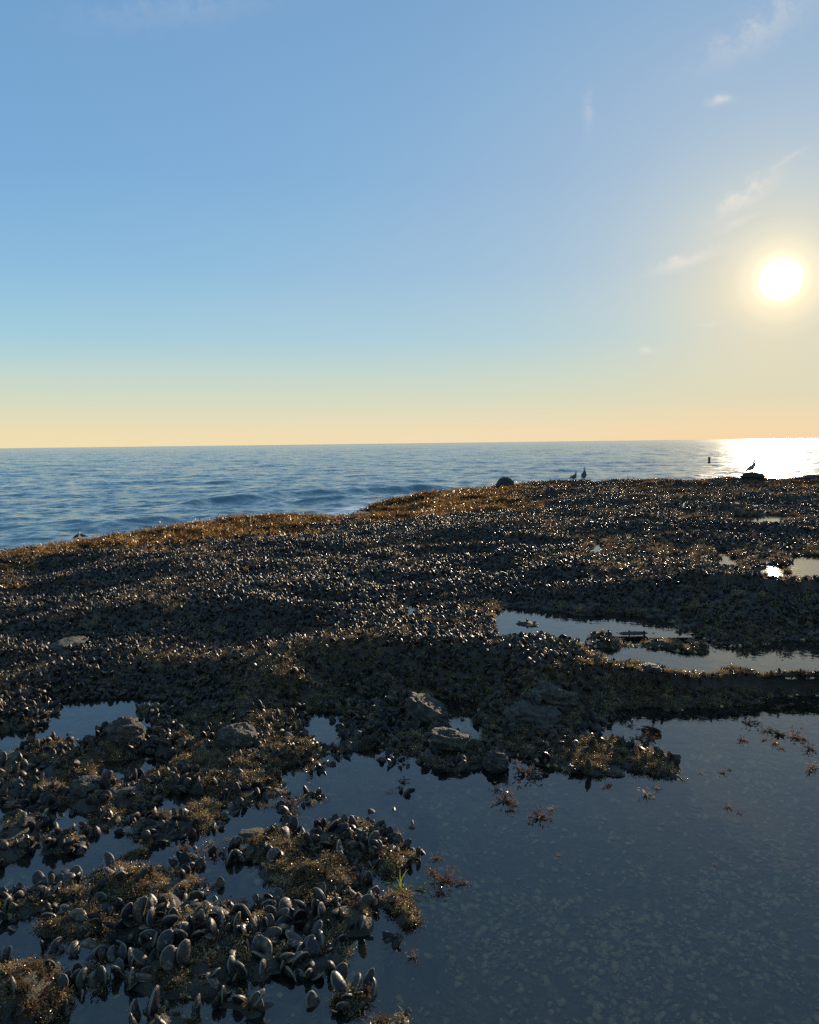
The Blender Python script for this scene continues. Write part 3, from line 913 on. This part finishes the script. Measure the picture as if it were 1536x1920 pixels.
for i, (a, b, sz, _) in enumerate(SPR):
    lv = .12 if b < 1260 else 0.
    g = gp(a, b, lv)
    o = link('seaweed_sprig', SPRIG[i % 4])
    o.location = (g[0], g[1], lv + .006 * sz); sc = sz * .74
    o.rotation_euler = (RNG.normal(0, .2), RNG.normal(0, .2), RNG.uniform(0, 6.28)); o.scale = (sc, sc, sc * .8)
    if b < 1260:
        lb = 'red-brown seaweed sprig breaking the surface of the bright upper pool'
    elif a > 1100 and b < 1420:
        lb = 'glinting seaweed sprig at the upper right of the big pool'
    elif a > 1100:
        lb = 'small seaweed sprig in the open right half of the big pool'
    elif a > 900:
        lb = 'red-brown seaweed sprig in the big pool below the ledge'
    elif a > 780:
        lb = 'red-brown seaweed sprig right of the near heap'
    else:
        lb = 'seaweed sprig in the shallows left of the big pool'
    tag(o, lb, 'seaweed', lb.replace('sprig', 'sprigs'))


# ------------------------------------------------------------------ boulders
def boulder(name, c, size, mat, label, seed, rz=0., tilt=(0, 0), sub=40, rough=.22, cut=.35):
    rnd = np.random.default_rng(seed)
    vs, fs = [], []
    nr, ns = sub, sub * 2
    th = np.linspace(0, math.pi, nr + 1); ph = np.linspace(0, 2 * math.pi, ns, endpoint=False)
    T, P = np.meshgrid(th, ph, indexing='ij')
    X, Y, Z = np.sin(T) * np.cos(P), np.sin(T) * np.sin(P), np.cos(T)
    r = np.ones(X.shape)
    for i in range(14):  # broad facets
        d = rnd.normal(size=3); d /= np.linalg.norm(d)
        dt = X * d[0] + Y * d[1] + Z * d[2]
        lim = rnd.uniform(1 - cut, .97)
        r = np.minimum(r, np.where(dt > .05, lim / np.maximum(dt, .05), 9))
    nz = fbm(X * 2 + 7 * Z + seed, Y * 2 + 3 * Z, 1.0, 5, seed)
    r = r * (1 + rough * nz + .07 * fbm(X * 9 + 5 * Z, Y * 9 - 4 * Z, 1., 3, seed + 3))
    V = np.stack([X * r * size[0], Y * r * size[1], Z * r * size[2]], -1).reshape(-1, 3)
    i = np.arange((nr + 1) * ns).reshape(nr + 1, ns); j = np.roll(i, -1, 1)
    Fc = np.stack([i[:-1], i[1:], j[1:], j[:-1]], -1).reshape(-1, 4)
    me_ = mesh_np(name, V, Fc); me_.materials.append(mat)
    o = link(name, me_); o.location = c; o.rotation_euler = (tilt[0], tilt[1], rz)
    tag(o, label, 'rock')
    return o


def at(a, b, z):
    g = gp(a, b, z)
    return g


def rock_at(a, b, z, wpx, hpx, depth, mat, label, seed, name='boulder', **kw):
    g = gp(a, b, z); d = math.hypot(g[0], g[1], CAMZ - z)
    sx = wpx / F * d * .5 * 1.12; sz = hpx / F * d * .62
    return boulder(name, (g[0], g[1], g[2]), (sx, depth, sz), mat, label, seed, **kw)


rock_at(447, 1384, .07, 60, 40, .12, M_ROCK, 'rounded tan stone lying among mussels left of the near pool', 3, cut=.15, rough=.1)
rock_at(795, 1338, .06, 95, 62, .16, M_ROCK, 'pale barnacled rock slab lit by the sun beside the small middle pool', 4, tilt=(0, .45), cut=.45)
rock_at(838, 1398, .04, 84, 46, .14, M_ROCK, 'yellowish flat topped rock below the sunlit slab', 5, cut=.5)
rock_at(930, 1432, .02, 42, 38, .08, M_ROCK, 'small rounded grey rock standing at the edge of the big pool', 6, cut=.2)
rock_at(165, 1480, .03, 52, 34, .1, M_ROCK, 'lumpy rock with turf in the left shallows', 8, cut=.3)
rock_at(232, 1376, .07, 62, 40, .12, M_ROCK, 'greenish rock hump right of the left pool', 9, cut=.3)
0 and rock_at(590, 1185 + 120, .14, 60, 30, .18, M_ROCK, 'weathered rock knob above the tiny middle pool', 12, cut=.3)
rock_at(1030, 1308, .1, 86, 52, .2, M_ROCK, 'large brownish rock bulging from the dark reef face', 13, cut=.3)
rock_at(1000, 1345, .05, 90, 44, .2, M_REEF, 'shadowed rock at the foot of the dark reef face', 14, cut=.3)
rock_at(130, 1215, .1, 56, 24, .3, M_REEF, 'dark smooth rock showing through mussels at middle left', 15, cut=.2)
rock_at(1222, 1252, .22, 30, 12, .1, M_ROCK, 'small tan stone wedged among mussels below the bright pool', 16, cut=.3)
rock_at(1150, 1450, -.01, 44, 15, .1, M_ROCK, 'low sunlit stone on the weedy spit in the pool', 17, cut=.3)

# skyline boulders
def foot_on_skyline(a):
    d = ray(a, 906); ys = np.linspace(22, 32, 160); xs = d[0] / d[1] * ys
    zz = terrain(xs, ys)
    i = int(np.argmax((zz - CAMZ) / ys))
    return xs[i], ys[i], float(zz[i])


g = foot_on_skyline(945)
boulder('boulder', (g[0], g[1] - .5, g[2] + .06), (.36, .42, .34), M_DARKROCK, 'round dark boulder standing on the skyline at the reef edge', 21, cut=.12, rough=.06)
g = foot_on_skyline(1411)
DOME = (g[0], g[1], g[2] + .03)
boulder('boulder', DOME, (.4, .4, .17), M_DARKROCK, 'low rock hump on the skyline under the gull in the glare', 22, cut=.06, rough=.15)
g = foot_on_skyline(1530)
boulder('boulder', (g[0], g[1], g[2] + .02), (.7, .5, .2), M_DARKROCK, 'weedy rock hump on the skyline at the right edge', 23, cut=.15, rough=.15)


# ------------------------------------------------------------------ birds
M_GDARK = mat_flat('gull_back', (.045, .045, .05), .6, 18)
M_GWHITE = mat_flat('gull_white', (.42, .42, .42), .6, 18)
M_BEAK = mat_flat('beak_yellow', (.35, .22, .04), .4)
M_LEG = mat_flat('leg_pink', (.3, .17, .13), .5)
M_BROWN = mat_flat('plumage_brown', (.26, .19, .13), .7, 18)
M_SHORE = mat_flat('plumage_sooty', (.03, .028, .026), .6, 22)


def loft(secs, ns=14):
    """secs: (center, rx, ry, tangent) -> closed tube"""
    vs, fs = [], []
    for (c, rx, ry, tan) in secs:
        t = Vector(tan).normalized(); side = Vector((0, 1, 0)); upv = t.cross(side).normalized()
        for j in range(ns):
            a = 2 * math.pi * j / ns
            vs.append(tuple(Vector(c) + side * (rx * math.cos(a)) + upv * (ry * math.sin(a))))
    for i in range(len(secs) - 1):
        for j in range(ns):
            fs.append((i * ns + j, i * ns + (j + 1) % ns, (i + 1) * ns + (j + 1) % ns, (i + 1) * ns + j))
    fs.append(tuple(range(ns))[::-1]); fs.append(tuple(range((len(secs) - 1) * ns, len(secs) * ns)))
    return vs, fs


def make_bird(name, label, loc, rz, scale, head_up, mats, neck_thin=1., legs=.1, lean=0.):
    """bird facing +X, body centre about .28 above the feet"""
    body, white, beak, legm = mats
    hz = head_up
    b = legs
    S = [((-.30, 0, b + .055), .004, .004, (1, 0, .1)), ((-.26, 0, b + .06), .022, .012, (1, 0, .1)), ((-.18, 0, b + .075), .042, .03, (1, 0, .15)),
         ((-.10, 0, b + .09), .072, .06, (1, 0, .15)), ((0, 0, b + .1), .09, .085, (1, 0, .25)), ((.08, 0, b + .125), .085, .085, (1, 0, .6)),
         ((.13, 0, b + .165), .062 * neck_thin, .06 * neck_thin, (.7, 0, 1)), ((.15, 0, b + .21), .042 * neck_thin, .042 * neck_thin, (.2, 0, 1)),
         ((.152, 0, b + .24 + hz * .5), .034 * neck_thin, .034 * neck_thin, (.05, 0, 1)), ((.16, 0, b + .27 + hz), .038, .042, (.3, 0, 1)),
         ((.178, 0, b + .297 + hz), .036, .04, (.8, 0, .8)), ((.205, 0, b + .305 + hz), .026, .026, (1, 0, .0)), ((.222, 0, b + .302 + hz), .012, .012, (1, 0, -.1))]
    vs, fs = loft(S)
    me_ = bpy.data.meshes.new(name); me_.from_pydata(vs, [], fs); me_.update()
    me_.materials.append(body); me_.materials.append(white)
    for p in me_.polygons:
        p.use_smooth = True
        c = p.center
        p.material_index = 0 if (c.x < .115 and c.z > b + .085) or c.x < -.24 else 1
    root = bpy.data.objects.new(name, None); COL.objects.link(root); root.empty_display_size = .1
    root.location = loc; root.rotation_euler = (0, lean, rz); root.scale = (scale,) * 3
    tag(root, label, 'bird')
    bo = link('body', me_, root)
    sm = bo.modifiers.new('smooth', 'SUBSURF'); sm.levels = 1; sm.render_levels = 1
    for sd in (1, -1):
        wv = []
        for (x_, z_, t_) in [(.09, .15, .012), (.03, .165, .02), (-.08, .14, .02), (-.2, .085, .012), (-.33, .05, .003), (-.2, .06, .01), (-.06, .07, .02), (.05, .09, .018)]:
            wv.append((x_, sd * (.075 if x_ > -.1 else .045), b + z_))
            wv.append((x_, sd * ((.075 if x_ > -.1 else .045) + t_), b + z_ - .004))
        n8 = 8
        wf = [(2 * i, 2 * ((i + 1) % n8), 2 * ((i + 1) % n8) + 1, 2 * i + 1) for i in range(n8)]
        wf += [tuple(2 * i for i in range(n8))[::-1], tuple(2 * i + 1 for i in range(n8))]
        link('wing', mesh_py('wing', wv, wf, True, [body]), root)
        # leg with webbed foot
        lv_, lf_ = [], []
        for k, (zc, r_) in enumerate([(b + .05, .012), (b * .5, .006), (.006, .006)]):
            for j in range(6):
                a = j / 6 * 6.283
                lv_.append((.015 + r_ * math.cos(a), sd * .035 + r_ * math.sin(a), zc))
        for k in range(2):
            for j in range(6):
                lf_.append((k * 6 + j, k * 6 + (j + 1) % 6, (k + 1) * 6 + (j + 1) % 6, (k + 1) * 6 + j))
        q = len(lv_)
        lv_ += [(.01, sd * .035, .008), (.065, sd * .035 - .025, .002), (.075, sd * .035, .002), (.065, sd * .035 + .025, .002), (.01, sd * .035, 0)]
        lf_ += [(q, q + 1, q + 2), (q, q + 2, q + 3), (q + 4, q + 2, q + 1), (q + 4, q + 3, q + 2)]
        link('leg', mesh_py('leg', lv_, lf_, False, [legm]), root)
        ev, ef = loft([((.188, sd * .034, b + .305 + hz), .001, .001, (1, 0, 0)), ((.192, sd * .034, b + .306 + hz), .004, .005, (1, 0, 0)), ((.196, sd * .033, b + .306 + hz), .001, .001, (1, 0, 0))], 6)
        link('eye', mesh_py('eye', ev, ef, True, [M_SHORE]), root)
    bv, bf = loft([((.215, 0, b + .3 + hz), .011, .013, (1, 0, -.1)), ((.25, 0, b + .297 + hz), .007, .01, (1, 0, -.1)), ((.275, 0, b + .29 + hz), .002, .003, (1, 0, -.4))], 8)
    link('beak', mesh_py('beak', bv, bf, True, [beak]), root)
    return root


def foot(a, b, z0):
    z_ = z0
    for _ in range(8):
        g_ = gp(a, b, z_); z_ = float(terrain(g_[0:1], g_[1:2])[0]) * .5 + z_ * .5
    g_ = gp(a, b, z_)
    return g_[0], g_[1], float(terrain(g_[0:1], g_[1:2])[0]) + .02


def skyline(a):
    d = ray(a, 906); ys = np.linspace(22, 32, 160); xs = d[0] / d[1] * ys
    zz = terrain(xs, ys)
    i = int(np.argmax((zz - CAMZ) / ys))
    return xs[i], ys[i], float(zz[i])


def on_reef(a, y_, extra=.03):
    """a spot at depth y_ under photo column a"""
    d = ray(a, 906); x_ = d[0] / d[1] * y_
    return x_, y_, float(terrain(np.array([x_]), np.array([y_]))[0]) + extra


GUL = (M_GDARK, M_GWHITE, M_BEAK, M_LEG)
ey = gp(1097, 907, .1)[1]
BIRDY = 27.5
make_bird('gull', 'gull with dark back and pale head standing upright on the skyline, right of the pair', tuple(np.array(skyline(1096)) + (0, 0, .06)), math.radians(66), 1.0, .02, GUL, lean=-.42, legs=.07)
make_bird('gull', 'gull with dark back crouching on the reef, left of the pair', tuple(np.array(skyline(1072)) + (0, -.4, .02)), math.radians(48), .95, .02, GUL, legs=.05)
dz = DOME[2] + .16
make_bird('gull', 'brownish gull with raised neck standing on the rock hump in the sun glare', (DOME[0], DOME[1], dz), math.radians(20), 1.02, .02, (M_BROWN, M_BROWN, M_BEAK, M_LEG), neck_thin=1.25, lean=-.3, legs=.07)
SB = (M_SHORE, M_GWHITE, M_SHORE, M_LEG)
g = gp(144, 1026, -.42)
make_bird('shorebird', 'small sooty shorebird with pale breast standing on the weed at the water edge', (g[0], g[1] + .1, float(terrain(g[0:1], g[1:2] + .1)[0]) + .12), math.radians(15), .42, .03, SB, lean=-.3, legs=.12)
g = gp(156, 1021, -.42)
make_bird('shorebird', 'small sooty shorebird bending forward just right of the upright one', (g[0], g[1], float(terrain(g[0:1], g[1:2])[0]) + .13), math.radians(170), .42, .0, SB, legs=.08)

# ------------------------------------------------------------------ marker standing in the sea
g = gp(1330, 868, SZ)
root = bpy.data.objects.new('sea_marker', None); COL.objects.link(root); root.location = (g[0], g[1], SZ)
tag(root, 'small dark upright marker standing in the sea left of the sun glitter', 'buoy')
M_MARK = mat_flat('marker_dark', (.03, .03, .032), .5)
k_ = g[1] / 50.


def tube(name, prof, ns, mat, parent):
    vs, fs = [], []
    for (z_, r_) in prof:
        for j in range(ns):
            a = 2 * math.pi * j / ns
            vs.append((r_ * math.cos(a), r_ * math.sin(a), z_))
    for i in range(len(prof) - 1):
        for j in range(ns):
            fs.append((i * ns + j, i * ns + (j + 1) % ns, (i + 1) * ns + (j + 1) % ns, (i + 1) * ns + j))
    fs.append(tuple(range(ns))[::-1]); fs.append(tuple(range((len(prof) - 1) * ns, len(prof) * ns)))
    return link(name, mesh_py(name, vs, fs, False, [mat]), parent)


tube('post', [(-.4, .062 * k_), (.24 * k_, .062 * k_), (.25 * k_, .055 * k_)], 14, M_MARK, root)
tube('cap', [(.25 * k_, .07 * k_), (.34 * k_, .075 * k_), (.37 * k_, .06 * k_)], 14, M_MARK, root)
tube('collar', [(.0, .085 * k_), (.045 * k_, .09 * k_), (.07 * k_, .075 * k_)], 14, M_MARK, root)

# ------------------------------------------------------------------ sea grass blades on the near weed clump
g = gp(752, 1672, .0)
root = bpy.data.objects.new('surf_grass', None); COL.objects.link(root); root.location = (g[0], g[1], .005)
tag(root, 'yellow-green grass sprig rising from the weed at the right of the near heap', 'sea grass')


def blade(pts, w):
    vs, fs = [], []
    for i, p in enumerate(pts):
        ww = w * (1 - .85 * (i / (len(pts) - 1)) ** 2)
        vs += [(p[0] - ww, p[1], p[2]), (p[0], p[1] - ww * .4, p[2]), (p[0] + ww, p[1], p[2])]
    for i in range(len(pts) - 1):
        b = 3 * i
        fs += [(b, b + 1, b + 4, b + 3), (b + 1, b + 2, b + 5, b + 4)]
    return vs, fs


mm = .001 * 2.7 / F * 1000
for bl, w_ in (([(0, 0, 0), (0, .003, .025), (-.003, .004, .055), (-.002, .004, .085)], .0025),
               ([(0, 0, .03), (.006, .003, .05), (.018, .004, .07), (.03, .005, .083)], .0022),
               ([(0, 0, 0), (-.02, .01, .008), (-.05, .02, .01), (-.08, .03, .004)], .003),
               ([(0, 0, 0), (.03, .01, .012), (.07, .0, .012), (.11, -.03, .002)], .003),
               ([(.03, -.02, 0), (.06, -.04, .012), (.1, -.04, .012), (.13, -.02, .012)], .004),
               ([(0, 0, 0), (-.006, .005, .03), (-.02, .005, .05)], .002)):
    v_, f_ = blade(bl, w_)
    link('blade', mesh_py('blade', v_, f_, True, [M_GRASS]), root)
o = link('green_weed_clump', tuft_mesh('clump', M_GRASS, 40, .12, .006, 3, .5, 1, .6, 71))
g = gp(772, 1668, 0); o.location = (g[0], g[1], .0); o.scale = (1.1, .7, .5)
tag(o, 'yellow-green tangled weed clump beside the grass sprig', 'seaweed')

# ------------------------------------------------------------------ camera
cam = bpy.data.cameras.new('camera'); co = bpy.data.objects.new('camera', cam); COL.objects.link(co)
cam.sensor_fit = 'HORIZONTAL'; cam.sensor_width = 36; cam.lens = 36 * F / W
cam.clip_start = .05; cam.clip_end = 60000
co.matrix_world = Matrix(((RT[0], UP[0], -FWD[0], 0), (RT[1], UP[1], -FWD[1], 0), (RT[2], UP[2], -FWD[2], CAMZ), (0, 0, 0, 1)))
bpy.context.scene.camera = co

# ------------------------------------------------------------------ sun and sky
sd = ray(1464, 524); sd = sd / np.linalg.norm(sd)
SUN = Vector(sd)
elev = math.asin(SUN.z); az = math.atan2(SUN.x, SUN.y)
lt = bpy.data.lights.new('sun', 'SUN'); lt.energy = 5.0; lt.angle = math.radians(.5); lt.color = (1., .8, .56)
lo = bpy.data.objects.new('sun', lt); COL.objects.link(lo)
lo.rotation_euler = SUN.to_track_quat('Z', 'Y').to_euler(); lo.location = (10, 20, 8)

wd = bpy.data.worlds.new('World'); bpy.context.scene.world = wd; wd.use_nodes = True
nt = wd.node_tree; nt.nodes.clear()


class WN(NT):
    def __init__(s, t):
        s.t = t


w = WN(nt)
out = w.n('OutputWorld')
sky = w.n('TexSky'); sky.sky_type = 'NISHITA'; sky.sun_disc = False
sky.sun_elevation = elev; sky.sun_rotation = az; sky.altitude = 0; sky.air_density = 1.; sky.dust_density = .6; sky.ozone_density = 1.5
tcg = w.n('TexCoord').outputs['Generated']
nrm = w.n('VectorMath', operation='NORMALIZE'); w.l(tcg, nrm.inputs[0])
sx = w.n('SeparateXYZ'); w.l(nrm.outputs[0], sx.inputs[0])
SKYS = .1
Z = sx.outputs[2]
base = w.ramp(Z, [(0., (.84, .70, .44)), (.016, (.8, .69, .45)), (.05, (.62, .67, .51)), (.085, (.47, .63, .6)), (.125, (.31, .56, .69)),
                  (.2, (.21, .45, .69)), (.3, (.155, .37, .65)), (.46, (.135, .315, .575)), (.6, (.165, .35, .6)), (1., (.15, .32, .58))])
warm = w.ramp(Z, [(0., (.93, .62, .31)), (.013, (.9, .65, .36)), (.05, (.8, .66, .40)), (.15, (.9, .76, .48)), (.27, (.8, .76, .56)), (.5, (.62, .74, .72))])
dt = w.n('VectorMath', operation='DOT_PRODUCT'); w.l(nrm.outputs[0], dt.inputs[0]); dt.inputs[1].default_value = tuple(SUN)
ang = w.math('MULTIPLY', w.math('ARCCOSINE', w.math('MINIMUM', dt.outputs['Value'], .999999)), 180 / math.pi)


def expo(scale, p=1.):
    return w.math('EXPONENT', w.math('MULTIPLY', w.math('POWER', w.math('DIVIDE', ang, scale), p), -1.))


g_ = w.math('ADD', w.math('MULTIPLY', expo(6.5, 1.2), .85), w.math('MULTIPLY', expo(26.), .25))
low = w.ramp(Z, [(0., (1, 1, 1)), (.012, (.7, .7, .7)), (.045, (.15, .15, .15)), (.12, (0, 0, 0))])
g_ = w.math('MULTIPLY', g_, w.math('ADD', 1., w.math('MULTIPLY', low, 1.5)), True)
col = w.mix(g_, base, warm)
# thin wisps of cirrus
cn = w.noise(nrm.outputs[0], 55., 5, .65)


def vdot(v3):
    nd = w.n('VectorMath', operation='DOT_PRODUCT'); w.l(nrm.outputs[0], nd.inputs[0]); nd.inputs[1].default_value = tuple(v3)
    return nd.outputs['Value']


for (ca, cb, hl, hw_, an, stg) in [(1400, 368, 62, 19, 36, .5), (1288, 489, 60, 11, 19, .55), (1350, 188, 20, 7, 12, .5), (1425, 60, 90, 24, 32, .28), (1378, 421, 42, 7, 24, .25),
                                   (1476, 298, 32, 5, 30, .25), (1104, 214, 9, 26, 5, .2), (1212, 658, 15, 6, 0, .35), (1330, 609, 22, 5, 3, .25), (330, 25, 160, 22, 5, .1)]:
    c0 = ray(ca, cb); c0 = c0 / np.linalg.norm(c0)
    e1 = ray(ca + 50 * math.cos(math.radians(an)), cb - 50 * math.sin(math.radians(an))); e1 = e1 / np.linalg.norm(e1) - c0
    e1 = e1 - c0 * (e1 @ c0); e1 /= np.linalg.norm(e1); e2 = np.cross(c0, e1)
    k = F / math.hypot(1, math.hypot((ca - 768) / F, (960 - cb) / F))
    a_ = w.math('MULTIPLY', vdot(e1), k / hl * 1.1); b_ = w.math('MULTIPLY', vdot(e2), k / hw_ * 1.1)
    b_ = w.math('ADD', b_, w.math('MULTIPLY', w.math('SUBTRACT', cn, .5), 3.2))
    r2 = w.math('ADD', w.math('MULTIPLY', a_, a_), w.math('MULTIPLY', b_, b_))
    fw = w.math('MULTIPLY', w.math('EXPONENT', w.math('MULTIPLY', r2, -1.6)), w.math('GREATER_THAN', vdot(c0), .5))
    cn_ = w.ramp(cn, [(.3, (.25, .25, .25)), (.65, (1, 1, 1))])
    col = w.mix(w.math('MULTIPLY', w.math('MULTIPLY', fw, cn_), stg), col, (.95, .84, .7))


def vscale(colr, f):
    nd = w.n('VectorMath', operation='SCALE')
    if hasattr(colr, 'links'):
        w.l(colr, nd.inputs[0])
    else:
        nd.inputs[0].default_value = colr
    if hasattr(f, 'links'):
        w.l(f, nd.inputs[3])
    else:
        nd.inputs[3].default_value = f
    return nd.outputs[0]


def vadd(a, b):
    nd = w.n('VectorMath', operation='ADD'); w.l(a, nd.inputs[0]); w.l(b, nd.inputs[1])
    return nd.outputs[0]


cap = w.n('VectorMath', operation='MINIMUM'); w.l(sky.outputs[0], cap.inputs[0]); cap.inputs[1].default_value = (5, 4.5, 4.5)
col = w.mix(.1, vscale(col, .755 / SKYS), cap.outputs[0])
core = w.ramp(w.math('DIVIDE', ang, 4.), [(0, (1, 1, 1)), (.22, (.7, .7, .7)), (.34, (.07, .07, .07)), (.5, (.03, .03, .03)), (.75, (.008, .008, .008)), (1., (0, 0, 0))], 'EASE')
tot = vadd(vscale((30, 27, 20), core), col)
bg = w.n('Background'); bg.inputs[1].default_value = SKYS
w.l(tot, bg.inputs[0]); w.l(bg.outputs[0], out.inputs[0])

sc = bpy.context.scene
sc.view_settings.view_transform = 'Standard'; sc.view_settings.look = 'None'
sc.view_settings.exposure = .5; sc.view_settings.gamma = 1.
sc.cycles.use_denoising = False
sc.cycles.use_adaptive_sampling = False
sc.cycles.sample_clamp_indirect = 4.
sc.cycles.max_bounces = 6; sc.cycles.transparent_max_bounces = 12
sc.cycles.caustics_reflective = False; sc.cycles.caustics_refractive = False
